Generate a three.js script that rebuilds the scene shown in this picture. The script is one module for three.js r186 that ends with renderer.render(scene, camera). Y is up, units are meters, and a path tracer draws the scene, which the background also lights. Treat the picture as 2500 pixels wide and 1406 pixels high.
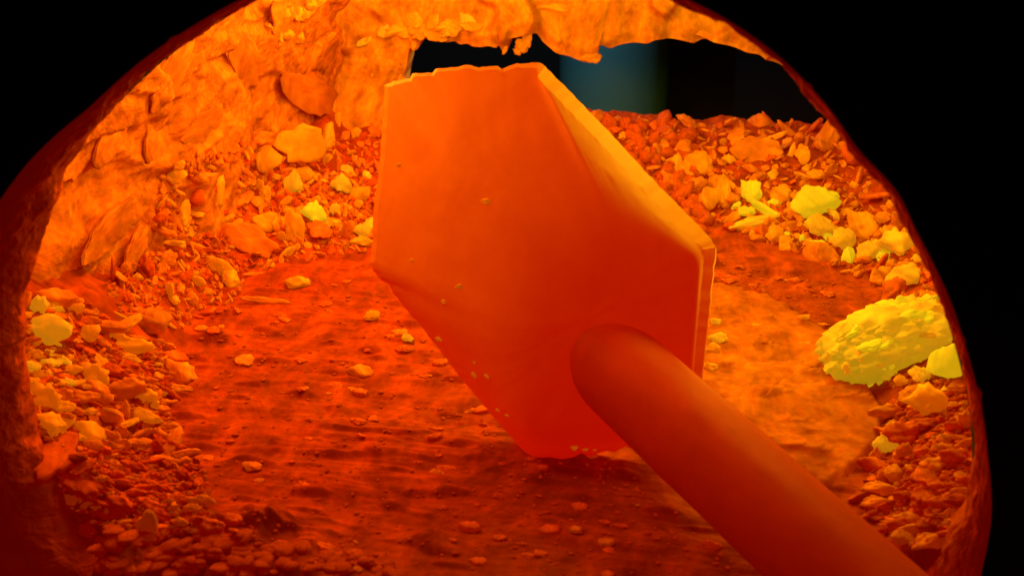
import * as THREE from 'three';
import { ImprovedNoise } from 'three/addons/math/ImprovedNoise.js';
import { mergeGeometries, mergeVertices } from 'three/addons/utils/BufferGeometryUtils.js';

// ---------- camera, light, exposure ----------
const W = 2500, H = 1406, FOV = 32;
const scene = new THREE.Scene();
scene.background = new THREE.Color(0x000000);
const camera = new THREE.PerspectiveCamera(FOV, W / H, 0.05, 60);
const PITCH = 18 * Math.PI / 180, YAW = 8 * Math.PI / 180;
const EYE = new THREE.Vector3(0.36, 1.53, 2.4);
const FWD = new THREE.Vector3(-Math.sin(YAW) * Math.cos(PITCH), -Math.sin(PITCH), -Math.cos(YAW) * Math.cos(PITCH));
camera.position.copy(EYE); camera.lookAt(EYE.clone().add(FWD)); camera.updateMatrixWorld();
const renderer = new THREE.WebGLRenderer({ antialias: true });
renderer.setSize(1024, 575);
renderer.toneMapping = THREE.LinearToneMapping;
renderer.toneMappingExposure = 1.0;
renderer.shadowMap.enabled = true;
const FLAMES = [
  { x: -0.98, y: 1.70, z0: -0.15, z1: -3.5, power: [3.2, 4.2, 5.0, 5.6, 3.7], color: [1, 0.22, 0.008], label: 'steel burner nozzle with a long orange flame under the crown beside the lining' },
  { x: 0.80, y: 1.74, z0: -0.80, z1: -2.9, power: [3.2, 3.2, 2.3], color: [1, 0.66, 0.015], label: 'added unseen burner nozzle with a shorter yellow flame under the crown above the boulder' },  // second burner, added to brighten the head chamfer and the right-hand bed
];
const GLOW_RED = [0.12, 0.0006, 0.0];          // dull red heat of the whole charge and lining

camera.focus = 4.2; camera.userData.fStop = 2.2;

// ---------- helpers ----------
let seed = 20240611;
const rnd = () => { seed = (seed * 1664525 + 1013904223) >>> 0; return seed / 4294967296; };
const rr = (a, b) => a + (b - a) * rnd();
const N = new ImprovedNoise();
const noise = (x, y, z) => N.noise(x + 31.7, y + 17.3, z + 5.9);
const fbm = (x, y, z, o = 4) => { let s = 0, a = 0.5, f = 1; for (let i = 0; i < o; i++) { s += a * noise(x * f, y * f, z * f); a *= 0.5; f *= 2.03; } return s; };
const clamp = (v, a, b) => Math.min(b, Math.max(a, v));
const sst = (a, b, v) => { const t = clamp((v - a) / (b - a), 0, 1); return t * t * (3 - 2 * t); };
const lerpTo = (a, b, t) => a + (b - a) * t;
const lin = (arr, v) => {                        // piecewise linear through [[v, value], ...] with v ascending
  if (v <= arr[0][0]) return arr[0][1];
  for (let i = 1; i < arr.length; i++) if (v <= arr[i][0]) { const a = arr[i - 1], b = arr[i]; return a[1] + (b[1] - a[1]) * (v - a[0]) / (b[0] - a[0]); }
  return arr[arr.length - 1][1];
};
const FPX = (H / 2) / Math.tan(FOV * Math.PI / 360);
const RIGHT = new THREE.Vector3().crossVectors(FWD, new THREE.Vector3(0, 1, 0)).normalize();
const UP = new THREE.Vector3().crossVectors(RIGHT, FWD);
const ray = (px, py) => FWD.clone().addScaledVector(RIGHT, (px - W / 2) / FPX).addScaledVector(UP, (H / 2 - py) / FPX);
const onZ = (px, py, z) => { const d = ray(px, py); return EYE.clone().addScaledVector(d, (z - EYE.z) / d.z); };
const onY = (px, py, y) => { const d = ray(px, py); return EYE.clone().addScaledVector(d, (y - EYE.y) / d.y); };
const onPlane = (px, py, p0, n) => { const d = ray(px, py); return EYE.clone().addScaledVector(d, p0.clone().sub(EYE).dot(n) / d.dot(n)); };

const counts = {};
const numbered = (name) => { const k = counts[name] = (counts[name] ?? -1) + 1; return k ? `${name}_${String(k).padStart(3, '0')}` : name; };
function finish(o) { o.traverse(m => { if (m.isMesh) { m.castShadow = true; m.receiveShadow = true; } }); return o; }
function tag(o, label, category, group) { o.userData.label = label; o.userData.category = category; if (group) o.userData.group = group; return o; }
function mesh(name, geo, mat, parent) { const m = new THREE.Mesh(geo, mat); m.name = parent ? name : numbered(name); m.castShadow = m.receiveShadow = true; (parent || scene).add(m); return m; }
function gridGeo(nu, nv, fn, uvScale = 1) {      // fn(i, j) -> [x, y, z, u, v]
  const pos = new Float32Array((nu + 1) * (nv + 1) * 3), uv = new Float32Array((nu + 1) * (nv + 1) * 2), idx = [];
  for (let j = 0; j <= nv; j++) for (let i = 0; i <= nu; i++) {
    const k = j * (nu + 1) + i, p = fn(i / nu, j / nv, i, j);
    pos.set([p[0], p[1], p[2]], k * 3); uv.set([p[3] * uvScale, p[4] * uvScale], k * 2);
    if (i < nu && j < nv) idx.push(k, k + 1, k + nu + 1, k + 1, k + nu + 2, k + nu + 1);
  }
  const g = new THREE.BufferGeometry();
  g.setAttribute('position', new THREE.BufferAttribute(pos, 3)); g.setAttribute('uv', new THREE.BufferAttribute(uv, 2)); g.setIndex(idx);
  g.computeVertexNormals(); return g;
}

// ---------- textures (grain and mottling only) ----------
function noiseTex(size, fn, color) {
  const d = new Uint8Array(size * size * 4);
  for (let y = 0; y < size; y++) for (let x = 0; x < size; x++) {
    const a = x / size * Math.PI * 2, b = y / size * Math.PI * 2;      // torus walk: tiles seamlessly
    const c = fn(Math.cos(a), Math.sin(a), Math.cos(b), Math.sin(b), x / size, y / size), k = (y * size + x) * 4;
    d[k] = clamp(c[0], 0, 1) * 255; d[k + 1] = clamp(c[1], 0, 1) * 255; d[k + 2] = clamp(c[2], 0, 1) * 255; d[k + 3] = 255;
  }
  const t = new THREE.DataTexture(d, size, size, THREE.RGBAFormat); t.wrapS = t.wrapT = THREE.RepeatWrapping;
  t.magFilter = THREE.LinearFilter; t.minFilter = THREE.LinearMipmapLinearFilter; t.generateMipmaps = true;
  if (color) t.colorSpace = THREE.SRGBColorSpace; t.needsUpdate = true; return t;
}
const tor = (f, o) => (a, b, c, d) => { let s = 0, amp = 0.6, ff = f; for (let i = 0; i < o; i++) { s += amp * (noise(a * ff + 3, b * ff, c * ff + d * ff * 0.71) + noise(a * ff - 7, d * ff, b * ff + c * ff * 0.63)); amp *= 0.55; ff *= 1.9; } return s; };
const t1 = tor(1.6, 5), t2 = tor(5, 3);
const mottleMap = noiseTex(512, (a, b, c, d) => { const m = 0.80 + 0.22 * t1(a, b, c, d) + 0.12 * t2(a, b, c, d); return [m, m * (0.96 + 0.10 * t2(b, a, d, c)), m]; }, true);
const grainBump = noiseTex(512, (a, b, c, d) => { const m = 0.5 + 0.45 * t2(a, b, c, d) + 0.2 * t1(c, d, a, b); return [m, m, m]; });
const steelMap = noiseTex(256, (a, b, c, d) => { const m = 0.90 + 0.05 * t1(a, b, c, d) + 0.02 * t2(a, b, c, d); return [m, m, m]; }, true);

// ---------- materials ----------
const rgb = (a) => new THREE.Color().setRGB(a[0], a[1], a[2]);
function hot(albedo, glow, opt = {}) {
  return new THREE.MeshPhysicalMaterial({ color: rgb(albedo), emissive: rgb(glow), emissiveIntensity: 1, roughness: 0.95, metalness: 0, specularIntensity: 0.15, map: mottleMap, bumpMap: grainBump, bumpScale: 0.004, ...opt });
}
const A_SLAG = [0.78, 0.40, 0.06];
const M = {
  bed: hot([0.42, 0.10, 0.012], [0.065, 0.0003, 0], { bumpScale: 0.006 }),
  lining: hot([0.57, 0.31, 0.04], GLOW_RED, { bumpScale: 0.008 }),
  endWall: hot([0.66, 0.48, 0.05], [0.16, 0.006, 0]),
  lip: hot([0.55, 0.15, 0.04], [0.075, 0.0004, 0], { bumpScale: 0.01 }),
  front: new THREE.MeshStandardMaterial({ color: 0x0b0a0a, roughness: 0.9, bumpMap: grainBump, bumpScale: 0.003 }),
  dull: hot([0.62, 0.16, 0.04], [0.07, 0.0003, 0]),
  red: hot([0.74, 0.24, 0.05], GLOW_RED),
  sheet: hot([0.48, 0.19, 0.02], [0.17, 0.008, 0]),
  crust: hot([0.66, 0.24, 0.03], [0.19, 0.004, 0]),
  orange: hot(A_SLAG, [0.17, 0.010, 0]),
  amber: hot([0.78, 0.48, 0.06], [0.34, 0.06, 0.0]),
  yellow: hot([0.74, 0.54, 0.07], [0.40, 0.15, 0.002]),
  bright: hot([0.55, 0.58, 0.06], [0.48, 0.32, 0.003]),
  boulder: hot([0.70, 0.50, 0.06], [0.36, 0.21, 0.003], { bumpScale: 0.01 }),
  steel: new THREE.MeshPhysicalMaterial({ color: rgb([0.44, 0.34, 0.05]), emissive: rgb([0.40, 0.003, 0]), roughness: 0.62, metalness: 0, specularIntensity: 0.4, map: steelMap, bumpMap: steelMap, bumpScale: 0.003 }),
  pipe: new THREE.MeshPhysicalMaterial({ color: rgb([0.62, 0.07, 0.02]), emissive: rgb([0.085, 0.0003, 0]), roughness: 0.62, metalness: 0, specularIntensity: 0.4, map: steelMap, bumpMap: steelMap, bumpScale: 0.003 }),
  hood: new THREE.MeshStandardMaterial({ color: rgb([0.03, 0.16, 0.20]), roughness: 0.8 }),
  soot: new THREE.MeshStandardMaterial({ color: rgb([0.012, 0.011, 0.012]), roughness: 1 }),
};

// ---------- the furnace: drum on the z axis, mouth plane z = 0 ----------
const AX = -0.1, AY = 0.55, R = 1.75, ZB = -4.3;
const baseY = (z) => 0.05 * Math.max(0, -z);
const zPile = [[-1.75, -1.9], [-1.55, -2.0], [-1.3, -2.3], [-1.04, -2.36], [-0.4, -2.7], [0.2, -3.0], [0.73, -3.1], [1.02, -2.75], [1.27, -2.45], [1.7, -2.0]];
const pileSlope = [[-1.7, 0.15], [-1.2, 0.2], [-0.8, 0.30], [0, 0.30], [0.8, 0.28], [1.2, 0.21], [1.7, 0.15]];
const xLeft = [[-2.4, -1.62], [-1.9, -1.6], [-1.38, -1.5], [-0.9, -1.34], [-0.6, -1.22], [-0.2, -1.22], [0.1, -1.0], [0.3, -0.8]];
const xRight = [[-2.4, 1.45], [-1.8, 1.25], [-1.27, 1.12], [-0.65, 1.12], [-0.24, 1.0], [0.2, 0.98]];
function bedBase(x, z) {
  let h = baseY(z);
  const d = lin(zPile, x) - z; if (d > 0) { const s = lin(pileSlope, x); h += s * d * sst(0, 0.35, d) * (1 - 0.12 * Math.min(d, 2)); }
  const l = lin(xLeft, z) - x; if (l > 0) h += 0.75 * l * sst(0, 0.15, l);
  const r = x - lin(xRight, z); if (r > 0) h += 0.62 * r * sst(0, 0.15, r);
  return h;
}
function bedY(x, z) {
  let h = bedBase(x, z); const bank = sst(0.0, 0.06, h - baseY(z));
  // wavy skin pulled out crosswise by the turning drum
  const w = noise(x * 1.3, 0, z * 1.3) * 0.25;
  const st = fbm(x * 2.6 + w, 3.1, z * 11 + w * 3, 4);
  h += (1 - bank * 0.4) * ((0.022 + 0.03 * sst(-0.1, 0.3, fbm(x * 1.1, 5, z * 1.4, 2))) * st + 0.024 * Math.max(0, noise(x * 6, 8, z * 20) - 0.25) * 2.2);
  h += (1 - bank) * 0.030 * fbm(x * 1.6, 1, z * 2.2, 2);
  h += bank * 0.06 * fbm(x * 7, 2, z * 7, 4);
  // crust along the sill
  const cr = sst(-0.12, 0.06, z) * (1 - sst(0.14, 0.3, z)) * (1 - sst(-0.75, -0.35, x));
  h += cr * (0.03 + 0.13 * Math.max(0, fbm(x * 8, 7, z * 11, 4) + 0.12));
  h -= sst(0.2, 0.5, z) * 0.25 + sst(-0.08, 0.06, z) * (sst(0.92, 1.12, x) + sst(-0.95, -1.3, x)) * 0.7;
  return h;
}
function radius(th, z) {                          // lining radius with scale and spalled steps
  const s = th * R;
  const n1 = fbm(s * 1.3, z * 0.8, 4.2, 4), n2 = fbm(s * 4.5, z * 3, 9.1, 4), n3 = fbm(s * 1.1 + 9, z * 0.55, 14, 3);
  let r = R - 0.04 * n1 * 2 - 0.03 * n2;
  r -= 0.05 * sst(-0.02, 0.05, n3) + 0.03 * sst(0.10, 0.15, n3) + 0.022 * sst(0.02, 0.06, fbm(s * 2.2, z * 1.2 + 4, 22, 3));
  r -= 0.022 * Math.max(0, noise(s * 9, z * 7, 2)) + 0.014 * Math.max(0, noise(s * 24, z * 17, 6) - 0.1);
  return r;
}
function hitInside(px, py) {                      // first surface of the interior along a pixel's direction
  const d = ray(px, py); const inside = (t) => {
    const x = EYE.x + d.x * t, y = EYE.y + d.y * t, z = EYE.z + d.z * t;
    if (z > 0.45) return 1;
    const th = Math.atan2(y - AY, x - AX);
    return Math.min(y - bedY(x, z), z > -0.05 ? 1 : radius(th, z) - Math.hypot(x - AX, y - AY), z - ZB);
  };
  let t = 1.8; while (t < 9 && inside(t) > 0) t += 0.015;
  let a = t - 0.015, b = t; for (let i = 0; i < 12; i++) { const m = (a + b) / 2; inside(m) > 0 ? a = m : b = m; }
  const p = EYE.clone().addScaledVector(d, b);
  const th = Math.atan2(p.y - AY, p.x - AX);
  const wall = radius(th, p.z) - Math.hypot(p.x - AX, p.y - AY), bed = p.y - bedY(p.x, p.z), back = p.z - ZB;
  let n, on;
  if (back < 0.01 && back <= Math.min(wall, bed)) { n = new THREE.Vector3(0, 0, 1); on = 'end'; }
  else if (wall < bed) { n = new THREE.Vector3(-Math.cos(th), -Math.sin(th), 0); on = 'wall'; }
  else { const e = 0.04; n = new THREE.Vector3(bedY(p.x - e, p.z) - bedY(p.x + e, p.z), 2 * e, bedY(p.x, p.z - e) - bedY(p.x, p.z + e)).normalize(); on = 'bed'; }
  return { p, n, on, d: t };
}

const furnace = new THREE.Group(); furnace.name = 'rotary_furnace'; scene.add(furnace);
tag(furnace, 'glowing rotary furnace drum seen through its round dark mouth', 'furnace');

// lining of the drum
mesh('lining', gridGeo(560, 420, (u, v) => {
  const th = -0.45 + u * (Math.PI + 0.9), z = -0.06 + v * (ZB - 0.15 + 0.06), r = radius(th, z);
  return [AX + Math.cos(th) * r, AY + Math.sin(th) * r, z, th * R, z];
}), M.lining, furnace);
mesh('shell', new THREE.CylinderGeometry(R + 0.25, R + 0.25, -ZB + 0.1, 64, 1, true).rotateX(Math.PI / 2).translate(AX, AY, ZB / 2 - 0.12), M.front, furnace);

// mouth: thick front wall with a flared, crusted lip
const mouthPx = [[45, 830], [46, 760], [60, 690], [100, 560], [150, 425], [200, 345], [250, 288], [320, 212], [400, 142], [510, 66], [620, 4], [760, -55], [950, -100], [1200, -115], [1400, -90], [1540, -46], [1640, -2], [1760, 58], [1890, 150], [2000, 262], [2080, 372], [2170, 470], [2215, 560], [2262, 650], [2300, 735], [2332, 830], [2365, 950], [2384, 1050], [2386, 1130], [2368, 1215], [2315, 1325], [2268, 1410], [2150, 1480], [1900, 1540], [1250, 1580], [700, 1530], [400, 1440], [250, 1335], [160, 1250], [112, 1155], [76, 1060], [55, 950]];
const mouthCurve = new THREE.CatmullRomCurve3(mouthPx.map(([x, y]) => onZ(x, y, 0)), true, 'centripetal');
const NM = 720, mouthPts = mouthCurve.getSpacedPoints(NM).slice(0, NM);
const mouthNormal = mouthPts.map((p, i) => { const a = mouthPts[(i + NM - 3) % NM], b = mouthPts[(i + 3) % NM]; const t = b.clone().sub(a).normalize(); const n = new THREE.Vector3(t.y, -t.x, 0); if (n.dot(p.clone().sub(new THREE.Vector3(AX, AY, 0))) < 0) n.negate(); return n; });
const lipProfile = [[0.17, -0.13], [0.10, -0.125], [0.05, -0.10], [0.018, -0.06], [0.003, -0.025], [0, 0], [0.004, 0.02], [0.014, 0.042], [0.03, 0.062], [0.05, 0.078], [0.075, 0.090], [0.105, 0.098], [0.15, 0.102]];
const lipCurve = new THREE.CatmullRomCurve3(lipProfile.map(([o, z]) => new THREE.Vector3(o, 0, z)));
const lipWidth = (p) => 0.10 + 0.7 * sst(-0.6, -1.3, p.x) * (1 - 0.85 * sst(0.7, 1.25, p.y)) + 0.45 * sst(0.4, 0.0, p.y);
mesh('mouth_lip', gridGeo(NM, 40, (u, v, i) => {
  const k = i % NM, p = mouthPts[k], n = mouthNormal[k], c = lipCurve.getPoint(v), w = c.z > 0 ? lipWidth(p) : 1;
  const s = 0.026 * fbm(p.x * 9 + c.z * 3, p.y * 9, c.z * 14, 4) + 0.010 * Math.abs(noise(p.x * 26, p.y * 26, c.z * 6)) + 0.03 * sst(0.35, 0.0, p.y) * fbm(p.x * 7, p.y * 7, c.z * 14, 3);
  const o = c.x * w + s * (v > 0.9 ? 0 : 1) * 0.9;
  return [p.x + n.x * o, p.y + n.y * o, c.z * (c.z > 0 ? Math.sqrt(w) : 1), k / NM * 7.6, v * 0.4];
}), M.lip, furnace);
{ const s = new THREE.Shape([[-3.2, -2], [3.2, -2], [3.2, 3.4], [-3.2, 3.4]].map(a => new THREE.Vector2(...a)));
  s.holes.push(new THREE.Path(mouthPts.map((p, k) => new THREE.Vector2(p.x + mouthNormal[k].x * Math.max(0.012, 0.12 * lipWidth(p)), p.y + mouthNormal[k].y * Math.max(0.012, 0.12 * lipWidth(p))))));
  mesh('front_wall', new THREE.ExtrudeGeometry(s, { depth: 0.116, bevelEnabled: false }).translate(0, 0, -0.098), M.front, furnace); }

// end wall with the ragged port
const edgePx = [[985, 195], [992, 160], [999, 122], [1003, 118], [1011, 124], [1020, 118], [1028, 100], [1040, 95], [1052, 100], [1078, 100], [1083, 93], [1088, 102], [1110, 101], [1130, 106], [1145, 105], [1160, 110], [1180, 112], [1200, 110], [1215, 114], [1223, 110], [1229, 124], [1236, 126], [1242, 108], [1252, 92], [1272, 88], [1296, 82], [1311, 83], [1325, 101], [1345, 118], [1362, 130], [1390, 137], [1412, 146], [1433, 152], [1450, 148], [1461, 130], [1452, 113], [1470, 110], [1490, 118], [1512, 110], [1545, 104], [1580, 104], [1600, 95], [1640, 94], [1670, 100], [1692, 104], [1720, 95], [1750, 103], [1790, 112], [1822, 125], [1850, 130], [1872, 146], [1892, 151]];
{ const pts = [[new THREE.Vector3(-1.36, -0.1, ZB), [-2, -0.1]], [new THREE.Vector3(-1.35, 0.4, ZB), [-2, 0.5]]];
  edgePx.forEach(([x, y], i) => { const p = onZ(x, y, ZB); const t = i / (edgePx.length - 1); pts.push([p, i < 3 ? [-2, 1.2 + i * 0.4] : [lin([[0, -1.9], [0.2, -1.1], [1, 1.2]], t), 2.4]]); });
  pts.push([new THREE.Vector3(1.3, 0.83, ZB), [1.7, 2.4]], [new THREE.Vector3(1.5, 0.62, ZB), [1.9, 1.6]], [new THREE.Vector3(1.62, 0.2, ZB), [1.9, 0.2]]);
  const inner = new THREE.CatmullRomCurve3(pts.map(q => q[0]), false, 'centripetal'), outer = new THREE.CatmullRomCurve3(pts.map(q => new THREE.Vector3(q[1][0], q[1][1], ZB)), false, 'centripetal');
  mesh('end_wall', gridGeo(900, 70, (u, v) => {
    const a = inner.getPoint(u), b = outer.getPoint(u), w = v < 0.12 ? 0 : Math.pow((v - 0.12) / 0.88, 1.6);
    const p = a.clone().lerp(b, w), dist = p.distanceTo(a);
    let z = ZB - (v < 0.12 ? (0.12 - v) / 0.12 * 0.22 : 0) + 0.05 * sst(0, 0.10, dist);
    z += 0.07 * fbm(p.x * 3, p.y * 2.2, 3, 4) + 0.05 * sst(0, 0.2, dist) * Math.max(0, fbm(p.x * 8, p.y * 2.5, 6, 3)) + 0.12 * sst(0.03, 0.1, fbm(p.x * 1.7, p.y * 1.2, 11, 3));
    const lift = v < 0.12 ? (0.12 - v) / 0.12 * 0.05 : 0;
    return [p.x, p.y + lift, z, p.x, p.y];
  }), M.endWall, furnace); }

// bed of slag
const bed = mesh('slag_bed', gridGeo(520, 820, (u, v) => {
  const x = -1.95 + u * 3.8, z = 0.5 - v * (0.5 - ZB + 0.1); return [x, bedY(x, z), z, x, z];
}), M.bed);
bed.userData.kind = 'structure';

// dark flue chamber behind the port
{ const g = mergeGeometries([
    new THREE.BoxGeometry(5, 0.1, 2.6).translate(0, -0.6, -5.9), new THREE.BoxGeometry(5, 0.1, 2.6).translate(0, 2.7, -5.9),
    new THREE.BoxGeometry(0.1, 3.2, 2.6).translate(-2.45, 1.05, -5.9), new THREE.BoxGeometry(0.1, 3.2, 2.6).translate(2.45, 1.05, -5.9),
    new THREE.BoxGeometry(5, 3.2, 0.1).translate(0, 1.05, -7.25)]);
  const c = mesh('flue_chamber', g, M.soot); c.userData.kind = 'structure'; }

// burner flames along the crown, the second one added for its light (above the frame)
for (const f of FLAMES) {
  const b = new THREE.Group(); b.name = numbered('gas_burner'); b.position.set(f.x, f.y, 0); scene.add(b);
  tag(b, f.label, 'burner');
  const steel = new THREE.MeshStandardMaterial({ color: 0x2a2624, roughness: 0.6, metalness: 0.6 });
  mesh('nozzle', new THREE.LatheGeometry([[0.03, f.z0 + 0.02], [0.05, f.z0 + 0.02], [0.055, f.z0 + 0.12], [0.05, 0.02], [0.07, 0.02], [0.07, 0.06], [0.05, 0.08], [0.05, 0.3]].map(a => new THREE.Vector2(...a)), 28).rotateX(Math.PI / 2), steel, b);
  const prof = [], L = f.z0 - f.z1; for (let i = 0; i <= 30; i++) { const t = i / 30; prof.push(new THREE.Vector2(0.012 + 0.075 * Math.pow(Math.sin(Math.PI * Math.pow(t, 0.7)), 0.8) * (1 + 0.2 * noise(t * 9, 1, 2)), -t * L)); }
  mesh('flame', new THREE.LatheGeometry(prof, 28).rotateX(Math.PI / 2).translate(0, 0, f.z0), new THREE.MeshStandardMaterial({ color: 0x000000, emissive: rgb([1, f.color[1] * 1.3, 0.05]), emissiveIntensity: 1.5, roughness: 1 }), b);
  f.power.forEach((w, i) => {
    const l = new THREE.PointLight(rgb(f.color), w, 0, 2); l.castShadow = true; l.shadow.radius = 8; l.shadow.mapSize.set(1024, 1024);
    l.position.set(0, -0.16, f.z0 - 0.3 - (i / (f.power.length - 1)) * (L - 0.45)); l.name = 'flame_light'; b.add(l);
  });
}

// ---------- slag pieces ----------
function blob(kind, k) {
  let g = new THREE.IcosahedronGeometry(1, kind === 'boulder' ? 14 : 4); g.deleteAttribute('uv'); g.deleteAttribute('normal'); g = mergeVertices(g, 1e-4);
  const p = g.attributes.position, uv = new Float32Array(p.count * 2), v = new THREE.Vector3(), o = k * 13.7;
  const cuts = kind === 'lump' || kind === 'block' ? Array.from({ length: kind === 'block' ? 9 : 13 }, () => { const c = new THREE.Vector3(rr(-1, 1), rr(-1, 1), rr(-1, 1)).normalize(); c.userD = rr(0.62, 1.05); return c; }) : null;
  for (let i = 0; i < p.count; i++) {
    v.fromBufferAttribute(p, i); const n = v.clone();
    let r = 1; if (cuts) { let q = 0; for (const c of cuts) { const w = n.dot(c) / c.userD; if (w > 0) q += Math.pow(w, 9); } r = Math.min(1.35, 1 / Math.pow(q, 1 / 9)); }
    if (kind === 'block') { r *= 1 + 0.30 * fbm(n.x * 2 + o, n.y * 2, n.z * 2, 4); v.multiplyScalar(r); }
    else if (kind === 'stick') { r = 1 + 0.5 * fbm(n.x * 1.5 + o, n.y * 1.5, n.z * 1.5, 3); v.multiplyScalar(r); v.y += 0.25 * Math.sin(v.x * 2 + o); v.z += 0.2 * Math.sin(v.x * 1.4 + o * 2); }
    else if (kind === 'flake') { const a = Math.atan2(n.z, n.x); r = 1 + 0.34 * fbm(Math.cos(a) * 2 + o, Math.sin(a) * 2, o, 3) * 2 + 0.03 * Math.sin(a * 9 + o) ; const q = 5; const e = 1 / Math.pow((n.x * n.x + n.z * n.z) ** (q / 2) + Math.abs(n.y) ** q, 1 / q); v.set(n.x * r * e, n.y * e + 0.18 * noise(n.x * 2 + o, 1, n.z * 2) * 2, n.z * r * e); }
    else if (kind === 'boulder') { r = 1 + 0.5 * fbm(n.x * 1.3 + o, n.y * 1.3, n.z * 1.3, 2); const c = 1 - Math.min(1, Math.abs(noise(n.x * 5 + o, n.y * 5, n.z * 5)) * 3.0); r += 0.17 * (1 - c) + 0.10 * fbm(n.x * 6, n.y * 6 + o, n.z * 6, 3); v.multiplyScalar(r); }
    else { r *= 1 + 0.66 * fbm(n.x * 1.6 + o, n.y * 1.6, n.z * 1.6, 4); r -= 0.09 * Math.max(0, 0.12 - Math.abs(noise(n.x * 1.9 + o, n.y * 1.9, n.z * 1.9))) / 0.12; v.multiplyScalar(r); }
    p.setXYZ(i, v.x, v.y, v.z); uv[i * 2] = v.x * 0.08 + v.y * 0.03 + k * 0.17; uv[i * 2 + 1] = v.z * 0.08 + v.y * 0.05;
  }
  g.setAttribute('uv', new THREE.BufferAttribute(uv, 2)); g.computeVertexNormals(); return g;
}
const G = {}; for (const [kind, n] of [['lump', 9], ['block', 6], ['stick', 6], ['flake', 6]]) { G[kind] = []; for (let i = 0; i < n; i++) G[kind].push(blob(kind, i)); }
const NAMES = { lump: 'slag_lump', block: 'slag_block', stick: 'slag_stick', flake: 'slag_flake', boulder: 'slag_boulder' };
const Yax = new THREE.Vector3(0, 1, 0);
// a piece centred at a pixel's hit, wpx x hpx in the picture, spin = angle in the picture plane or free
function place(kind, px, py, wpx, hpx, mat, opt = {}) {
  const h = opt.hit || hitInside(px, py), s = h.p.distanceTo(EYE) / FPX;
  const g = opt.geo || G[kind][Math.floor(rnd() * G[kind].length)];
  const m = new THREE.Mesh(g, mat); m.castShadow = m.receiveShadow = true;
  const a = wpx * s / 2, b = hpx * s / 2;
  const tilt = opt.tilt ?? 0;
  if (opt.flat) {                                  // lies on the surface, its long side crosswise
    const up = h.n.clone().addScaledVector(Yax, 0.6).normalize();
    const q = new THREE.Quaternion().setFromUnitVectors(Yax, up), q2 = new THREE.Quaternion().setFromAxisAngle(Yax, tilt + rr(-0.25, 0.25));
    m.quaternion.copy(q).multiply(q2); m.scale.set(a, b, a * rr(0.55, 0.9)); m.position.copy(h.p).addScaledVector(up, b * (opt.sink ?? 0.25));
  } else {                                         // free pose: long side along the tilt direction seen from the mouth
    const f = EYE.clone().sub(h.p).normalize(), x = RIGHT.clone().multiplyScalar(Math.cos(tilt)).addScaledVector(UP, -Math.sin(tilt));
    x.addScaledVector(f, rr(-0.35, 0.35)).normalize(); const z = new THREE.Vector3().crossVectors(x, UP.clone().multiplyScalar(Math.cos(tilt)).addScaledVector(RIGHT, Math.sin(tilt))).normalize(), y = new THREE.Vector3().crossVectors(z, x);
    m.quaternion.setFromRotationMatrix(new THREE.Matrix4().makeBasis(x, y, z));
    const c = opt.depth ? opt.depth * s / 2 : Math.min(a, b) * rr(0.8, 1.2);
    if (kind === 'flake' && opt.face) { m.quaternion.setFromRotationMatrix(new THREE.Matrix4().makeBasis(x, z, y.clone().negate())); m.scale.set(a, Math.min(a, b) * 0.28, b); }
    else if (kind === 'flake') { m.quaternion.multiply(new THREE.Quaternion().setFromEuler(new THREE.Euler(rr(-1.2, 1.2), rr(0, 6.28), rr(-0.7, 0.7)))); m.scale.set(a, a * rr(0.14, 0.26), Math.max(b, a * 0.55)); }
    else m.scale.set(a, b, c);
    m.position.copy(h.p).addScaledVector(h.n, Math.min(a, b) * (opt.lift ?? 0.35));
  }
  return m;
}
function addPiece(kind, m, label, group) { m.name = numbered(NAMES[kind]); scene.add(m); return tag(m, label, kind === 'boulder' ? 'boulder' : kind === 'lump' || kind === 'block' ? 'slag lump' : kind === 'stick' ? 'slag stick' : 'slag flake', group); }
const taken = [];                                  // [px, py, radius] of the pieces set by hand

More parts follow.
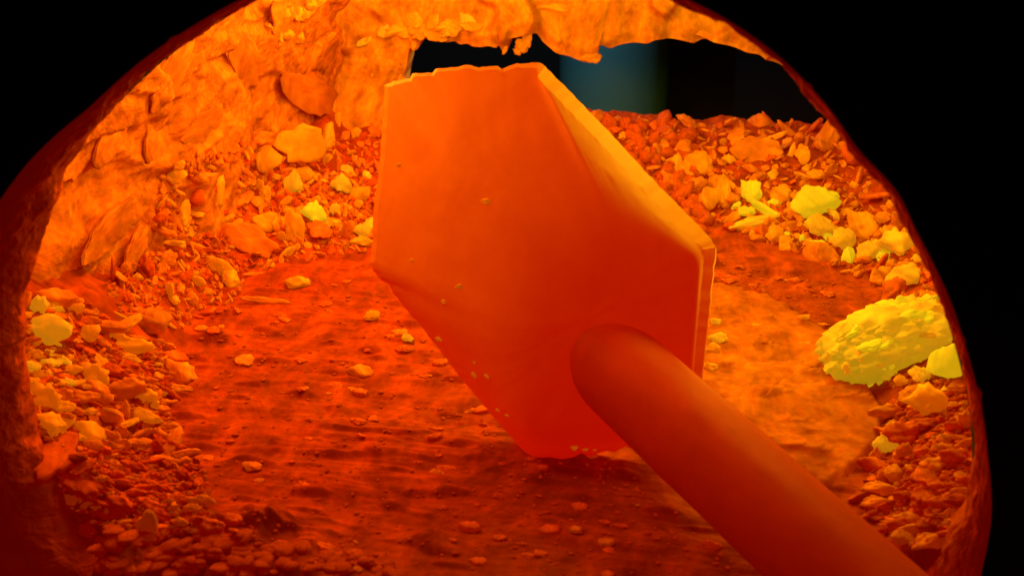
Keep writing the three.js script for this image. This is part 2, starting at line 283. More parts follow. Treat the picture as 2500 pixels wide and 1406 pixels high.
// pieces one can single out
const SPECIAL = [
  ['flake', 680, 352, 118, 92, 0.1, 'amber', 'broad orange scalloped slag flake standing on the heap under the lining ledge', { face: true, lift: 1.2 }],
  ['block', 624, 392, 62, 56, 0.6, 'amber', 'orange slag block leaning at the foot of the broad scalloped flake', { lift: 0.9 }],
  ['lump', 789, 348, 40, 64, 0.1, 'amber', 'upright leaf-shaped orange lump beside the broad scalloped flake', { lift: 1 }],
  ['lump', 716, 466, 42, 66, 0.1, 'yellow', 'upright egg-shaped yellow lump in the heap below the scalloped flake', { lift: 1 }],
  ['lump', 767, 542, 52, 56, 0.3, 'bright', 'round bright yellow slag lump low in the heap beside the scraper plate', { lift: 1 }],
  ['stick', 517, 458, 88, 24, 1.45, 'amber', 'long upright orange slag stick in the heap', { lift: 1.4 }],
  ['block', 640, 556, 74, 40, 0.05, 'amber', 'flat orange slag block lying across the heap edge', { lift: 0.9 }],
  ['lump', 715, 575, 50, 70, -0.5, 'amber', 'orange wedge of slag under the round bright yellow lump', { lift: 0.7 }],
  ['flake', 592, 608, 140, 64, 0.42, 'orange', 'ragged tilted orange slag plate at the foot of the heap', { face: true, lift: 1.0 }],
  ['lump', 836, 470, 50, 52, 0, 'yellow', 'yellow slag lump beside the scraper plate, above the stuck yellow pair', { lift: 0.9 }],
  ['lump', 888, 576, 46, 34, 0.5, 'yellow', 'upper yellow lump of the pair at the scraper plate edge', { lift: 0.9 }],
  ['lump', 884, 598, 54, 28, 0, 'amber', 'lower amber lump of the pair at the scraper plate edge', { lift: 0.7 }],
  ['lump', 735, 697, 56, 32, 0, 'amber', 'lone amber dome-shaped lump on the bare red bed below the heap', { flat: true, sink: 0.5 }],
  ['lump', 562, 700, 56, 42, 0.2, 'amber', 'plump orange lump at the toe of the heap beside a thin stick', { lift: 0.8 }],
  ['stick', 650, 742, 120, 18, 0.12, 'orange', 'thin forked slag stick lying at the toe of the heap', { lift: 1 }],
  ['block', 537, 664, 62, 40, 0.6, 'amber', 'wedge-shaped orange slag block at the toe of the heap', { lift: 0.8 }],
  ['lump', 345, 795, 80, 62, 0.1, 'orange', 'knobbly orange cluster of slag on the left bank crest', { lift: 0.5 }],
  ['lump', 326, 856, 92, 36, -0.05, 'amber', 'long amber loaf-shaped lump on the low bank', { lift: 0.7 }],
  ['block', 210, 826, 54, 36, -0.1, 'amber', 'amber slag block between the yellow crust and the loaf-shaped lump', { lift: 0.7 }],
  ['flake', 82, 762, 76, 34, 0.1, 'yellow', 'yellow slag crust sticking to the mouth lip', { lift: 0.6 }],
  ['lump', 100, 812, 120, 62, 0.15, 'yellow', 'big yellow crusted lump against the mouth lip', { lift: 0.3 }],
  ['lump', 100, 978, 100, 50, 0.15, 'amber', 'amber lump wedged at the mouth lip below the yellow crust', { lift: 0.5 }],
  ['lump', 112, 1046, 92, 46, 0.1, 'amber', 'cracked amber lump low against the mouth lip', { lift: 0.5 }],
  ['block', 206, 1064, 60, 38, 0.3, 'amber', 'amber block beside the cracked lump at the mouth lip', { lift: 0.7 }],
  ['lump', 352, 974, 60, 34, 0, 'amber', 'amber lump at the head of a dark crack in the bed', { lift: 0.6 }],
  ['lump', 340, 1018, 92, 36, 0.1, 'amber', 'long amber lump lying below the dark crack in the bed', { lift: 0.5 }],
  ['flake', 140, 1112, 130, 36, 0.3, 'red', 'flat red slab sloping down from the mouth lip', { lift: 0.6 }],
  ['lump', 622, 1142, 46, 20, -0.25, 'orange', 'small oval lump alone on the red bed', { flat: true, sink: 0.5 }],
  ['block', 878, 918, 54, 34, 0.05, 'orange', 'square-edged lump half sunk in the bed beside the scraper plate', { flat: true, sink: 0.3 }],
  ['lump', 906, 780, 34, 26, 0.2, 'amber', 'pointed lump on the bed near the scraper plate edge', { flat: true, sink: 0.6 }],
  ['lump', 994, 830, 26, 20, 0, 'yellow', 'tiny bright yellow bead at the scraper plate edge', { flat: true, sink: 0.8 }],
  ['block', 1726, 506, 54, 50, 0.1, 'amber', 'squarish amber lump at the rubble bank foot by the plate chamfer', { lift: 0.9 }],
  ['lump', 1712, 420, 76, 56, -0.4, 'amber', 'notched amber lump in the rubble bank above the squarish one', { lift: 0.8 }],
  ['lump', 1652, 400, 26, 40, 0.3, 'amber', 'small pointed amber lump next to the notched lump', { lift: 0.8 }],
  ['stick', 1775, 480, 84, 36, 1.3, 'amber', 'bent upright amber stick of slag in the rubble bank', { lift: 0.9 }],
  ['lump', 1836, 492, 64, 52, 0.3, 'bright', 'bright yellow knob at the top of the slanted yellow stick', { lift: 1 }],
  ['stick', 1882, 528, 110, 20, 0.5, 'bright', 'slanted bright yellow slag stick below the yellow knob', { lift: 1.6 }],
  ['stick', 1850, 552, 130, 24, -0.3, 'yellow', 'curved amber slag strip under the slanted yellow stick', { lift: 1.2 }],
  ['lump', 1994, 522, 100, 78, -0.3, 'bright', 'large bright yellow nugget high in the rubble bank', { lift: 0.9 }],
  ['lump', 1916, 486, 40, 54, -0.6, 'amber', 'amber lump between the yellow knob and large yellow nugget', { lift: 0.8 }],
  ['lump', 2000, 566, 66, 54, 0.2, 'yellow', 'yellow lump just under the large yellow nugget', { lift: 0.8 }],
  ['lump', 2060, 604, 52, 52, 0, 'yellow', 'smooth yellow lump stacked on a small yellow bead', { lift: 1 }],
  ['block', 2070, 638, 26, 38, 0.1, 'bright', 'small upright yellow bead under the smooth yellow lump', { lift: 1 }],
  ['lump', 2110, 572, 76, 60, 0.4, 'amber', 'amber slab of slag beside the smooth yellow lump', { lift: 0.8 }],
  ['lump', 2130, 628, 44, 44, 0.3, 'yellow', 'yellow-amber lump wedged low beside the small upright bead', { lift: 0.8 }],
  ['block', 2168, 680, 38, 32, 0, 'amber', 'amber cube-like lump at the bank foot near the mouth edge', { lift: 0.9 }],
  ['lump', 2205, 606, 60, 66, 0.2, 'yellow', 'yellow lump high on the bank against the mouth edge', { lift: 0.8 }],
  ['lump', 1894, 588, 40, 46, 0.1, 'amber', 'chubby amber lump at the rubble bank foot under the strip', { lift: 0.8 }],
  ['lump', 1850, 590, 30, 20, 0.1, 'orange', 'small orange pebble lying out at the rubble bank foot', { lift: 0.8 }],
  ['flake', 1850, 385, 110, 70, 0.2, 'orange', 'wide flat red-orange slab set in the upper rubble bank', { face: true, lift: 0.4 }],
  ['lump', 2018, 345, 42, 120, 0.25, 'orange', 'tall pointed orange spike of slag at the mouth edge', { lift: 0.5 }],
  ['lump', 2230, 690, 60, 60, -0.5, 'yellow', 'yellow block on the bank just above the great yellow boulder', { lift: 0.8 }],
  ['lump', 2260, 930, 40, 42, 0, 'yellow', 'round amber ball under the great yellow boulder', { lift: 0.9 }],
  ['lump', 2208, 938, 30, 28, 0, 'amber', 'small amber pebble touching the round ball under the boulder', { lift: 0.9 }],
  ['block', 2326, 915, 66, 92, 0.15, 'bright', 'upright bright yellow twin-pointed lump at the mouth edge', { lift: 0.8 }],
  ['lump', 2290, 1000, 90, 72, -0.6, 'amber', 'tilted amber slab below the twin-pointed yellow lump', { lift: 0.7 }],
  ['lump', 2188, 1064, 44, 40, -0.5, 'amber', 'amber lump behind the gold lump on the right bank', { lift: 0.9 }],
  ['lump', 2164, 1102, 52, 42, 0, 'yellow', 'gold lump at the bank foot facing the steel pipe', { lift: 0.9 }],
  ['flake', 2214, 1116, 66, 36, -0.2, 'orange', 'orange shard beside the gold lump on the bank', { lift: 0.7 }],
  ['block', 2200, 1168, 40, 32, 0.2, 'orange', 'small orange block on the bank below the gold lump', { lift: 0.9 }],
  ['flake', 2268, 1182, 80, 50, 0.05, 'red', 'flat red stone on the bank against the mouth edge', { lift: 0.7 }],
  ['lump', 2158, 1204, 76, 34, 0, 'orange', 'orange dome-shaped shell of slag near the pipe', { lift: 0.8 }],
  ['flake', 2256, 1218, 74, 30, 0, 'red', 'flat red stone beside the dome-shaped shell', { lift: 0.7 }],
  ['lump', 2208, 1290, 44, 28, 0, 'red', 'small red oval stone low on the bank beside the pipe', { lift: 0.9 }],
  ['stick', 2130, 1262, 66, 14, -0.45, 'red', 'thin red slag splinter touching the steel pipe', { lift: 1 }],
  ['lump', 1748, 797, 32, 28, 0, 'yellow', 'upper yellow bead in the row along the scraper plate side', { flat: true, sink: 0.7 }],
  ['lump', 1756, 836, 42, 34, 0.2, 'yellow', 'largest yellow bead in the row along the scraper plate side', { flat: true, sink: 0.7 }],
  ['lump', 1738, 862, 30, 28, 0, 'amber', 'amber bead under the largest yellow bead beside the scraper plate', { flat: true, sink: 0.7 }],
  ['lump', 1738, 904, 34, 26, 0, 'amber', 'lowest amber bead in the row along the scraper plate side', { flat: true, sink: 0.7 }],
  ['lump', 1966, 780, 34, 18, 0.1, 'amber', 'amber pebble alone on the orange bed before the great boulder', { flat: true, sink: 0.5 }],
];
for (const [kind, px, py, w, h, tilt, mat, label, opt] of SPECIAL) { addPiece(kind, place(kind, px, py, w, h, M[mat], { tilt, ...opt }), label); taken.push([px, py, Math.min(w, h) * 0.42]); }
{ // the great boulder: one rough mass
  const g = blob('boulder', 4), m = place('boulder', 2190, 852, 290, 165, M.boulder, { geo: g, tilt: -0.32, depth: 220, lift: 0.25 });
  addPiece('boulder', m, 'great bright yellow crusted boulder on the bank beside the mouth edge'); taken.push([2190, 852, 105]);
  for (let i = 0; i < 70; i++) { const d = new THREE.Vector3(rr(-1, 0.9), rr(-1, 1), rr(-0.2, 1)).normalize(), k = new THREE.Mesh(G.lump[i % 9], [M.boulder, M.yellow, M.boulder, M.boulder, M.bright][i % 5]); k.position.copy(d.multiplyScalar(rr(0.93, 1.08))); const z = rr(0.09, 0.19); k.scale.set(z * 0.75, z * 1.35, z); k.rotation.set(rr(0, 6), rr(0, 6), rr(0, 6)); k.name = 'knob'; k.castShadow = k.receiveShadow = true; m.add(k); }
  const l = new THREE.PointLight(rgb([1, 0.66, 0.02]), 0.35, 0, 2); l.position.copy(m.position).add(new THREE.Vector3(-0.44, 0.28, 0.12)); l.castShadow = true; l.shadow.radius = 6; l.name = 'boulder_glow'; scene.add(l); }

// heaps of countable pieces
const inPoly = (poly, x, y) => { let c = false; for (let i = 0, j = poly.length - 1; i < poly.length; j = i++) { const [xi, yi] = poly[i], [xj, yj] = poly[j]; if ((yi > y) !== (yj > y) && x < (xj - xi) * (y - yi) / (yj - yi) + xi) c = !c; } return c; };
const HEAPS = [
  { poly: [[1790, 470], [1960, 470], [2090, 540], [2230, 580], [2270, 690], [2180, 700], [2050, 650], [1880, 600], [1800, 560]], tries: 260, size: [18, 46], kinds: ['lump', 'block', 'stick', 'lump'], tilt: [-1.2, 1.2], mats: ['amber', 'yellow', 'amber', 'bright', 'amber'], where: 'among the yellow nuggets of the rubble bank', group: 'hot slag among the yellow nuggets' },
  { poly: [[660, 420], [900, 420], [915, 600], [780, 600], [680, 560]], tries: 160, size: [18, 48], kinds: ['lump', 'block', 'stick', 'flake'], tilt: [-1.4, 1.4], mats: ['amber', 'amber', 'yellow', 'amber'], where: 'around the round bright yellow lump', group: 'hot slag around the round yellow lump' },
  { poly: [[55, 745], [130, 745], [180, 840], [150, 1060], [90, 1060], [62, 950]], tries: 120, size: [20, 56], kinds: ['lump', 'block', 'lump'], tilt: [-0.3, 0.4], aspect: [0.4, 0.7], mats: ['amber', 'yellow', 'amber'], where: 'against the mouth lip near the yellow crust', group: 'hot slag against the mouth lip' },
  { poly: [[2290, 720], [2210, 730], [2260, 700], [2330, 860], [2330, 960], [2200, 960], [2060, 900], [2200, 900], [2300, 930]], tries: 160, size: [16, 40], kinds: ['lump', 'block'], tilt: [-0.6, 0.6], mats: ['amber', 'yellow', 'orange'], where: 'crowding round the great yellow boulder', group: 'hot slag round the great boulder' },
  { poly: [[380, 430], [470, 380], [620, 330], [940, 330], [940, 600], [900, 618], [700, 640], [620, 670], [560, 740], [440, 800], [300, 780], [230, 660], [400, 610], [380, 520]], tries: 9000, size: [15, 66], kinds: ['lump', 'stick', 'flake', 'stick', 'flake', 'block', 'flake'], tilt: [-1.5, 1.6], mats: ['orange', 'amber', 'orange', 'red', 'amber', 'orange', 'dull'], where: 'in the heap between lining and scraper plate', group: 'slag heaped between the lining and the plate' },
  { poly: [[52, 745], [200, 735], [300, 800], [420, 850], [450, 920], [420, 1000], [430, 1090], [240, 1130], [90, 1060], [60, 960]], tries: 2000, size: [20, 105], kinds: ['lump', 'block', 'flake', 'flake'], tilt: [-0.3, 0.4], mats: ['orange', 'amber', 'orange', 'red'], aspect: [0.3, 0.6], where: 'on the low bank inside the mouth lip', group: 'slag on the low bank inside the lip' },
  { poly: [[130, 1090], [430, 1080], [500, 1150], [520, 1290], [420, 1310], [200, 1270], [150, 1200]], tries: 1500, size: [18, 85], kinds: ['lump', 'flake', 'stick', 'lump'], tilt: [-0.3, 0.5], mats: ['red', 'red', 'dull', 'orange'], aspect: [0.35, 0.6], where: 'in the red rubble at the mouth sill', group: 'red rubble at the mouth sill' },
  { poly: [[1440, 288], [1700, 296], [1990, 300], [2090, 380], [2190, 520], [2260, 640], [2295, 730], [2200, 735], [2040, 655], [1900, 605], [1780, 565], [1700, 510], [1560, 390]], tries: 6000, size: [18, 74], kinds: ['lump', 'block', 'flake', 'flake', 'stick'], tilt: [-1.2, 1.2], mats: ['red', 'orange', 'orange', 'orange', 'amber'], where: 'in the rubble bank below the dark port', group: 'slag of the bank below the dark port' },
  { poly: [[2200, 950], [2370, 950], [2386, 1130], [2300, 1330], [2200, 1330], [2110, 1240], [2130, 1130]], tries: 1500, size: [18, 76], kinds: ['lump', 'flake', 'lump', 'block'], tilt: [-0.4, 0.3], mats: ['red', 'orange', 'red', 'dull'], aspect: [0.4, 0.7], where: 'on the bank between pipe and mouth edge', group: 'slag on the bank beside the pipe' },
  { poly: [[640, 690], [900, 640], [960, 740], [1270, 1090], [1550, 1120], [1830, 1406], [560, 1406], [430, 1130], [450, 960], [480, 800]], tries: 170, size: [14, 52], kinds: ['lump', 'lump', 'flake'], tilt: [-0.2, 0.2], mats: ['crust', 'crust', 'red', 'crust', 'orange'], aspect: [0.22, 0.45], flat: true, where: 'half sunk in the red slag bed', group: 'slag pebbles half sunk in the bed' },
  { poly: [[1745, 640], [2040, 690], [2020, 860], [2110, 1060], [2060, 1180], [1740, 920]], tries: 60, size: [14, 34], kinds: ['lump', 'flake'], tilt: [-0.2, 0.2], mats: ['orange', 'crust', 'crust', 'red', 'amber'], aspect: [0.35, 0.6], flat: true, where: 'half sunk in the orange bed before the boulder', group: 'slag pebbles in the bed before the boulder' },
];
const cand = [];
for (const hp of HEAPS) {
  const xs = hp.poly.map(p => p[0]), ys = hp.poly.map(p => p[1]), x0 = Math.min(...xs), x1 = Math.max(...xs), y0 = Math.min(...ys), y1 = Math.max(...ys);
  const got = [];
  for (let i = 0; i < hp.tries; i++) {
    const x = rr(x0, x1), y = rr(y0, y1), s = hp.size[0] + (hp.size[1] - hp.size[0]) * Math.pow(rnd(), 2.1); if (!inPoly(hp.poly, x, y)) continue;
    const kind = hp.kinds[Math.floor(rnd() * hp.kinds.length)], asp = kind === 'stick' ? rr(0.16, 0.30) : hp.aspect ? rr(...hp.aspect) : rr(0.5, 0.95);
    const eff = s * Math.sqrt(asp) * 0.5;
    if (taken.some(t => Math.hypot(t[0] - x, t[1] - y) < t[2] + eff * 0.5) || got.some(t => Math.hypot(t[0] - x, (t[1] - y) * (hp.aspect ? 1.5 : 1)) < (t[2] + eff) * 0.76)) continue;
    got.push([x, y, eff]); cand.push({ hp, x, y, s, asp, kind, mat: hp.mats[Math.floor(rnd() * hp.mats.length)], tilt: rr(...hp.tilt) });
  }
}
const KINDW = { lump: 'rounded', block: 'squarish', stick: 'thin', flake: 'flat' }, KINDN = { lump: 'lump', block: 'block', stick: 'stick', flake: 'flake' };
const perKind = {}; cand.sort((a, b) => b.s * b.s * b.asp - a.s * a.s * a.asp);
const rest = [[], []];
for (const c of cand) {
  const m = place(c.kind, c.x, c.y, c.s, c.s * c.asp, M[c.mat], { tilt: c.tilt, flat: c.hp.flat, sink: 0.3, lift: rr(0.3, 1.0) });
  perKind[c.kind] = (perKind[c.kind] || 0) + 1;
  const tone = { crust: 'brick red', dull: 'dark red', red: 'red', orange: 'orange', amber: 'amber', yellow: 'yellow', bright: 'bright yellow' }[c.mat];
  if (perKind[c.kind] <= 240) addPiece(c.kind, m, `${tone} ${KINDW[c.kind]} slag ${KINDN[c.kind]} ${c.hp.where}`, `${tone} ${KINDN[c.kind]}s: ${c.hp.group}`);
  else { m.updateMatrix(); (rest[['amber', 'orange', 'yellow', 'bright'].includes(c.mat) ? 1 : 0]).push(m.geometry.clone().applyMatrix4(m.matrix)); }
}
// uncountable grit between the pieces
{ const small = [0, 1, 2, 3].map(i => { let g = new THREE.IcosahedronGeometry(1, 1); g.deleteAttribute('uv'); g.deleteAttribute('normal'); g = mergeVertices(g); const p = g.attributes.position; for (let k = 0; k < p.count; k++) { const r = 1 + 0.5 * noise(p.getX(k) * 1.5 + i * 9, p.getY(k) * 1.5, p.getZ(k) * 1.5); p.setXYZ(k, p.getX(k) * r, p.getY(k) * r, p.getZ(k) * r); } g.setAttribute('uv', new THREE.BufferAttribute(new Float32Array(p.count * 2).map(() => rnd()), 2)); g.computeVertexNormals(); return g; });
  let out = rest[0]; const mtx = new THREE.Matrix4(), q = new THREE.Quaternion(), e = new THREE.Euler();
  const grit = (poly, n, s0, s1, fl) => { const xs = poly.map(p => p[0]), ys = poly.map(p => p[1]); for (let i = 0; i < n; i++) { const x = rr(Math.min(...xs), Math.max(...xs)), y = rr(Math.min(...ys), Math.max(...ys)); if (!inPoly(poly, x, y)) continue; const h = hitInside(x, y); if (h.on === 'end') continue; const s = h.p.distanceTo(EYE) / FPX * rr(s0, s1) / 2; q.setFromEuler(e.set(fl ? rr(-.2, .2) : rr(0, 6), rr(0, 6), fl ? rr(-.2, .2) : rr(0, 6))); mtx.compose(h.p.clone().addScaledVector(h.n, s * 0.2), q, new THREE.Vector3(s * rr(0.8, 1.6), s * (fl ? 0.45 : rr(0.6, 1)), s * rr(0.7, 1.2))); out.push(small[i % 4].clone().applyMatrix4(mtx)); } };
  for (const hp of HEAPS) grit(hp.poly, hp.flat ? 50 : 400, 6, 15, hp.flat);
  grit([[170, 1275], [420, 1310], [560, 1300], [980, 1385], [980, 1406], [260, 1406]], 260, 14, 46, true);
  grit([[940, 300], [1700, 300], [1750, 640], [940, 640]], 700, 20, 46, false);
  const m = mesh('slag_rubble', mergeGeometries(out), M.red); tag(m, 'fine red slag rubble filling the gaps between the lumps', 'rubble'); m.userData.kind = 'stuff';
  out = rest[1]; for (const hp of HEAPS) if (!hp.flat) grit(hp.poly, 300, 6, 16, false);
  const m2 = mesh('slag_rubble', mergeGeometries(out), M.orange); tag(m2, 'fine orange slag crumbs lying between the lumps', 'rubble'); m2.userData.kind = 'stuff';
  out = []; for (const hp of HEAPS) if (hp.flat) grit(hp.poly, 900, 4, 12, true);
  const m3 = mesh('slag_crumbs', mergeGeometries(out), M.crust); tag(m3, 'fine brick-red crumbs strewn over the slag bed', 'crumbs'); m3.userData.kind = 'stuff'; }

// two smooth sheets of fresh slag on the bed before the boulder, one overlapping the other
const SHEETS = [
  [[[1700, 690], [1800, 700], [1900, 735], [2010, 800], [2045, 850], [2030, 890], [1940, 925], [1840, 992], [1780, 985], [1690, 930]], 0.010, 'smooth orange slag sheet on the bed between scraper head and boulder'],
  [[[2034, 892], [2110, 935], [2160, 1010], [2140, 1090], [2085, 1150], [2010, 1195], [1930, 1150], [1740, 980], [1840, 985], [1935, 918]], 0.024, 'smooth orange slag sheet with a raised edge beside the steel pipe'],
];
for (const [poly, lift, label] of SHEETS) {
  const xs = poly.map(p => p[0]), ys = poly.map(p => p[1]), x0 = Math.min(...xs) - 16, x1 = Math.max(...xs) + 16, y0 = Math.min(...ys) - 16, y1 = Math.max(...ys) + 16, st = 6, nx = Math.ceil((x1 - x0) / st), ny = Math.ceil((y1 - y0) / st);
  const edge = (x, y) => { let d = 1e9; for (let i = 0, j = poly.length - 1; i < poly.length; j = i++) { const [ax, ay] = poly[j], [bx, by] = poly[i], t = clamp(((x - ax) * (bx - ax) + (y - ay) * (by - ay)) / ((bx - ax) ** 2 + (by - ay) ** 2), 0, 1); d = Math.min(d, Math.hypot(x - ax - t * (bx - ax), y - ay - t * (by - ay))); } return inPoly(poly, x, y) ? d : -d; };
  const keep = [], g = gridGeo(nx, ny, (u, v, i, j) => { const x = x0 + i * st, y = y0 + j * st, p = hitInside(x, y).p, e = edge(x, y) + 9 * noise(x * 0.04, y * 0.06, 3); keep[j * (nx + 1) + i] = e > -9; const sm = bedBase(p.x, p.z) + 0.012 * fbm(p.x * 3, 6, p.z * 9, 3); return [p.x, lerpTo(p.y, Math.max(sm, p.y) + lift, sst(-3, 8, e)) - 0.02 * sst(0, -9, e), p.z, p.x, p.z]; });
  const id = g.index.array, out = []; for (let k = 0; k < id.length; k += 3) if (keep[id[k]] && keep[id[k + 1]] && keep[id[k + 2]]) out.push(id[k], id[k + 1], id[k + 2]);
  g.setIndex(out); g.computeVertexNormals(); tag(mesh('slag_sheet', g, M.sheet), label, 'slag sheet');
}

// scale plates on the lining and drips on the end wall are parts of the furnace
function part(name, m) { m.name = name; furnace.add(m); }
for (const [px, py, w, h, t] of [[270, 560, 150, 70, 0.3], [330, 610, 90, 50, 0.5], [420, 180, 120, 110, 0.9], [520, 300, 190, 70, 0.02], [760, 225, 240, 90, -0.25], [270, 330, 100, 90, 0.8], [600, 150, 170, 90, -0.5], [690, 60, 140, 70, -0.5], [380, 340, 70, 120, 0.7], [180, 400, 70, 60, 0.4]]) {
  const hit = hitInside(px, py), m = place('flake', px, py, w, h, M.lining, { hit, flat: true, tilt: t, sink: 0 });
  const s = hit.p.distanceTo(EYE) / FPX, y = hit.n.clone(), x = new THREE.Vector3(0, 0, -1).addScaledVector(Yax, t).normalize(), z = new THREE.Vector3().crossVectors(x, y).normalize(); x.crossVectors(y, z);
  m.quaternion.setFromRotationMatrix(new THREE.Matrix4().makeBasis(x, y, z)); m.scale.set(w * s * 0.8, 0.011, h * s * 0.55); m.position.copy(hit.p); part('scale_plate', m);
}
for (let i = 0; i < 34; i++) { const px = rr(820, 985), py = rr(60, 310), m = place('lump', px, py, rr(14, 26), rr(28, 60), rnd() < 0.45 ? M.amber : M.endWall, { tilt: rr(-0.2, 0.2), lift: 0.2 }); part('drip', m); }
for (let i = 0; i < 18; i++) { const px = rr(880, 1240), py = rr(50, 96), hit = { p: onZ(px, py, ZB + 0.06), n: new THREE.Vector3(0, 0, 1) }; part('bump', place('lump', px, py, rr(30, 70), rr(20, 40), rnd() < 0.3 ? M.yellow : M.amber, { hit, tilt: rr(-0.5, 0.5), depth: 14, lift: 0 })); }
for (let i = 0; i < 26; i++) { const px = rr(640, 1000), py = rr(0, 110), m = place('lump', px, py, rr(16, 40), rr(16, 34), rnd() < 0.5 ? M.amber : M.endWall, { tilt: rr(-0.6, 0.6), lift: 0.1 }); part('bump', m); }
for (const [px, py, w, h, t] of [[1278, 112, 44, 34, -0.5], [1290, 96, 22, 40, 0.1], [1264, 126, 22, 18, 0], [1010, 112, 18, 26, 0], [1234, 118, 12, 26, 0], [1440, 138, 44, 28, 0.1], [1360, 20, 90, 30, 0.1], [1560, 70, 80, 24, 0], [1720, 80, 90, 24, 0.3]]) { const hit = { p: onZ(px, py, ZB + 0.02), n: new THREE.Vector3(0, 0, 1) }; part('drip', place('lump', px, py, w, h, M.amber, { hit, tilt: t, lift: 0 })); }

// ---------- scraper tool ----------
{ const tool = new THREE.Group(); tool.name = 'scraper_tool'; tag(tool, 'big hexagonal steel scraper head on a thick round pipe inside the furnace', 'scraper'); scene.add(tool);
  const n = new THREE.Vector3(-0.12, 0.36, 1).normalize(), p0 = onY(1400, 1118, 0.03);
  // outline of the head, each corner with the inset of its chamfer and the matching corner of the raised near face
  const key = [[938, 208, 10, 1325, 640], [960, 199, 9, 1330, 632], [1000, 190, 8, 1342, 625], [1005, 179, 8, 1344, 622], [1055, 178, 8, 1360, 612], [1062, 169, 8, 1365, 610], [1120, 163, 8, 1390, 596], [1150, 158, 8, 1402, 590], [1168, 164, 8, 1412, 586], [1215, 160, 8, 1432, 578], [1225, 167, 8, 1438, 575], [1262, 155, 9, 1458, 568], [1318, 153, 14, 1485, 560], [1330, 161, 30, 1500, 558], [1345, 176, 33, 1510, 556], [1430, 262, 34, 1545, 562], [1520, 357, 34, 1580, 575], [1610, 455, 34, 1620, 590], [1690, 533, 33, 1660, 610], [1736, 582, 30, 1690, 630], [1747, 604, 28, 1700, 648], [1746, 632, 26, 1704, 670], [1738, 690, 24, 1702, 720], [1728, 800, 24, 1696, 810], [1718, 890, 22, 1690, 880], [1713, 936, 18, 1686, 915], [1640, 1010, 10, 1625, 985], [1560, 1085, 9, 1550, 1055], [1540, 1094, 9, 1530, 1064], [1525, 1090, 9, 1515, 1066], [1500, 1103, 9, 1495, 1070], [1480, 1100, 9, 1478, 1072], [1462, 1108, 9, 1460, 1074], [1440, 1116, 9, 1440, 1076], [1420, 1106, 9, 1420, 1076], [1395, 1118, 9, 1398, 1076], [1370, 1122, 9, 1375, 1076], [1345, 1117, 9, 1352, 1074], [1322, 1124, 9, 1332, 1070], [1300, 1122, 9, 1312, 1064], [1285, 1106, 9, 1298, 1052], [1268, 1092, 9, 1285, 1040], [1200, 1012, 9, 1255, 985], [1120, 915, 9, 1236, 925], [1040, 812, 9, 1232, 880], [985, 748, 9, 1238, 845], [960, 716, 9, 1245, 825], [952, 694, 9, 1248, 815], [930, 683, 9, 1252, 805], [910, 662, 10, 1256, 795], [903, 640, 11, 1260, 782], [908, 600, 11, 1268, 760], [911, 510, 11, 1282, 720], [918, 470, 11, 1292, 700], [928, 380, 11, 1306, 672], [934, 290, 11, 1316, 655]];
  const ring = []; key.forEach((a, i) => { const b = key[(i + 1) % key.length], L = Math.hypot(b[0] - a[0], b[1] - a[1]), m = Math.max(1, Math.round(L / 9)); for (let j = 0; j < m; j++) ring.push(a.map((v, k) => v + (b[k] - v) * j / m).concat([i])); });
  const NR = ring.length;
  const smooth = ring.map(q => [q[0], q[1], q[2]]);
  ring.forEach((q, i) => { const s = i * 0.33; q[0] += 2.6 * noise(s, 1.5, 4) + 1.6 * noise(s * 3, 5.5, 4); q[1] += 2.6 * noise(s, 9.5, 4) + 1.6 * noise(s * 3, 2.5, 7); });
  const front = ring.map((q, i) => { const a = ring[(i + NR - 3) % NR], b = ring[(i + 3) % NR], tx = b[0] - a[0], ty = b[1] - a[1], L = Math.hypot(tx, ty); return [q[0] - ty / L * q[2], q[1] + tx / L * q[2]]; });
  const P = ring.map(q => onPlane(q[0], q[1], p0, n)), hF = (i) => p0.clone().addScaledVector(n, 0.03 + 0.05 * sst(16, 33, ring[i][2])), F = front.map(([x, y], i) => onPlane(x, y, hF(i), n));
  const F0 = smooth.map((q, i) => { const a = smooth[(i + NR - 5) % NR], b = smooth[(i + 5) % NR], tx = b[0] - a[0], ty = b[1] - a[1], L = Math.hypot(tx, ty); return onPlane(q[0] - ty / L * q[2], q[1] + tx / L * q[2], hF(i), n); });
  const relax = (A, m) => { let B = A; for (let k = 0; k < m; k++) B = B.map((p, i) => p.clone().add(B[(i + 1) % NR]).add(B[(i + NR - 1) % NR]).divideScalar(3)); return B; };
  const F1 = relax(F0, 10);
  const ex = new THREE.Vector3(1, 0, 0).addScaledVector(n, -n.x).normalize(), ey = new THREE.Vector3().crossVectors(n, ex);
  const nn = n.clone().addScaledVector(ex, 0.22).addScaledVector(ey, -0.08).normalize(), pn = onPlane(1470, 830, p0.clone().addScaledVector(n, 0.16), n), Nr = relax(ring.map(q => onPlane(q[3], q[4], pn, nn)), 3);
  const ctr = Nr.reduce((a, b) => a.add(b), new THREE.Vector3()).divideScalar(NR), Bk = P.map(p => p.clone().addScaledVector(n, -0.06)), bctr = Bk.reduce((a, b) => a.add(b), new THREE.Vector3()).divideScalar(NR);
  const loop = (rows) => gridGeo(NR, rows.length - 1, (u, v, i, j) => { const p = rows[j][i % NR], d = p.clone().sub(p0); return [p.x, p.y, p.z, d.dot(ex), d.dot(ey)]; });
  // body: rises softly from the chamfer to the raised near face
  const rows = []; for (let k = 0; k <= 18; k++) { const t = k / 18; rows.push(F.map((p, i) => { const q = p.clone().lerp(F1[i], sst(0, 0.12, t)).lerp(Nr[i], t), x = q.dot(ex), y = q.dot(ey); return q.addScaledVector(n, 0.012 * Math.sin(Math.PI * t) + 0.009 * fbm(x * 7, y * 7, 3, 4) * sst(0, 0.15, t)); })); }
  const rim18 = Nr, face = [rows[18]];
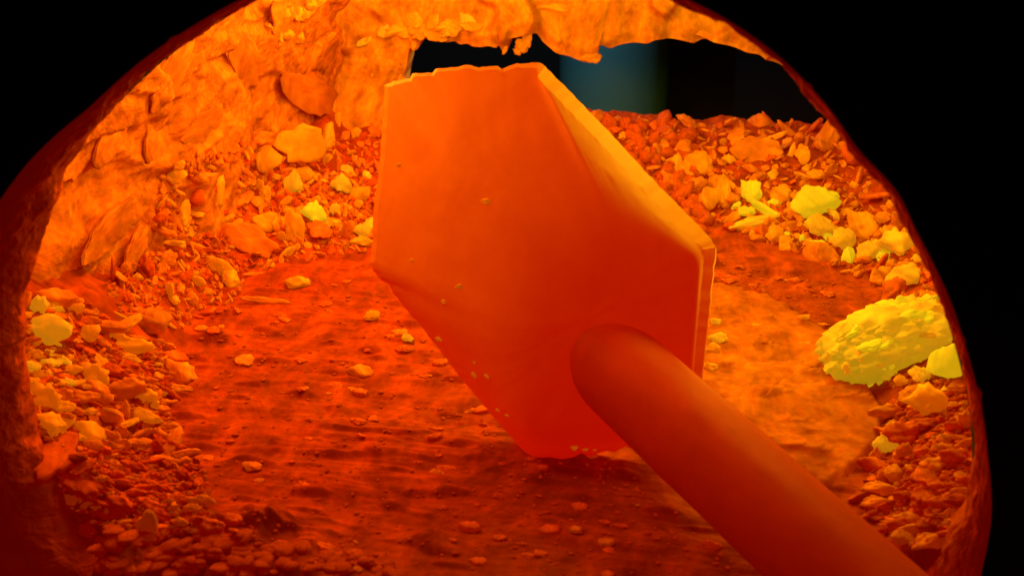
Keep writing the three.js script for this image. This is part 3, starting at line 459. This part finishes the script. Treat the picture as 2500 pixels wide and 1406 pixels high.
  for (let k = 1; k <= 8; k++) { const t = k / 8; face.push(rim18.map(p => { const q = p.clone().lerp(ctr, t), x = q.dot(ex), y = q.dot(ey); return q.addScaledVector(n, 0.009 * fbm(x * 7, y * 7, 3, 4)); })); }
  let skin = [...rows, ...face.slice(1)];
  for (let it = 0; it < 14; it++) skin = skin.map((row, j) => j < 9 || j > 24 ? row : row.map((p, i) => p.clone().add(skin[j - 1][i]).add(skin[j + 1][i]).divideScalar(3)));
  mesh('head', mergeGeometries([loop(skin), loop([P, Bk, Bk.map(p => p.clone().lerp(bctr, 0.999))])]), M.steel, tool);
  const i0 = ring.findIndex(q => q[5] === 13), i1 = ring.findIndex(q => q[5] === 20);
  const run = (a, b) => gridGeo(b - a, 1, (u, v, i, j) => { const k = (a + i) % NR, p = (j ? F : P)[k], d = p.clone().sub(p0); return [p.x, p.y, p.z, d.dot(ex), d.dot(ey)]; });
  mesh('chamfer', run(i0, i1), M.steel, tool);
  mesh('chamfer', run(i1, i0 + NR), M.steel, tool);
  const A = onPlane(1535, 925, pn, nn), Bq = onY(2108, 1452, 0.13);
  const dir = Bq.clone().sub(A), len = dir.length(); dir.normalize();
  const q = new THREE.Quaternion().setFromUnitVectors(Yax, dir);
  const tube = (r0, r1, l0, l1) => gridGeo(96, 120, (u, v) => { const l = l0 + (l1 - l0) * v, a = u * Math.PI * 2, ca = Math.cos(a), sa = Math.sin(a); const r = r0 + (r1 - r0) * v + 0.0045 * fbm(ca * 1.4, sa * 1.4, l * 4, 4); const p = new THREE.Vector3(ca * r, l, sa * r).applyQuaternion(q).add(A); return [p.x, p.y, p.z, u * 0.9, l]; });
  mesh('pipe', tube(0.147, 0.128, -0.3, len + 0.5), M.pipe, tool);
  for (let i = 0; i < 16; i++) { let k = Math.floor(rnd() * NR); while (ring[k][2] > 14) k = Math.floor(rnd() * NR); const t = Math.floor(rr(2, 14)); const h = rows[t][k], m = new THREE.Mesh(G.lump[i % 9], M.amber); m.position.copy(h); const z = rr(0.004, 0.010); m.scale.set(z * rr(1, 1.8), z * 0.6, z); m.quaternion.setFromUnitVectors(Yax, n); m.name = 'stuck_slag'; m.castShadow = m.receiveShadow = true; tool.add(m); } }

// sheet-metal duct standing in the flue chamber, with an added unseen lamp in place of outside daylight
{ const a = onZ(1360, 300, -6.3), b = onZ(1640, 60, -6.3), d = new THREE.Group(); d.name = 'flue_duct'; d.position.set((a.x + b.x) / 2, -0.5, -6.5); tag(d, 'dim blue-grey sheet-metal duct standing behind the dark port', 'duct'); scene.add(d);
  const w = b.x - a.x, s = new THREE.Shape(); s.absarc(0, 0, w / 2, 0, Math.PI * 2);
  mesh('duct_body', new THREE.CylinderGeometry(w / 2, w / 2, 2.9, 48, 1).translate(0, 1.45, 0), M.hood, d);
  mesh('duct_seam', new THREE.TorusGeometry(w / 2 + 0.004, 0.012, 10, 48).rotateX(Math.PI / 2).translate(0, 2.3, 0), M.hood, d);
  const l = new THREE.Group(); l.name = 'standin_lamp'; l.position.set(-0.5, 1.75, -5.0); tag(l, 'small unseen lamp added in the flue chamber in place of outside daylight', 'lamp'); scene.add(l);
  mesh('standin_housing', new THREE.CylinderGeometry(0.03, 0.055, 0.09, 20).translate(0, 0.06, 0), M.front, l);
  mesh('standin_bulb', new THREE.SphereGeometry(0.03, 20, 14), new THREE.MeshStandardMaterial({ color: 0x111111, emissive: rgb([0.6, 0.95, 1]), emissiveIntensity: 1 }), l);
  const p = new THREE.PointLight(rgb([0.40, 0.95, 1.1]), 2.0, 0, 2); p.position.set(0, -0.05, 0); p.castShadow = true; p.name = 'standin_light'; l.add(p); }

console.log('pieces', cand.length, JSON.stringify(perKind), 'taken', taken.length);
scene.updateMatrixWorld(true);
renderer.render(scene, camera);
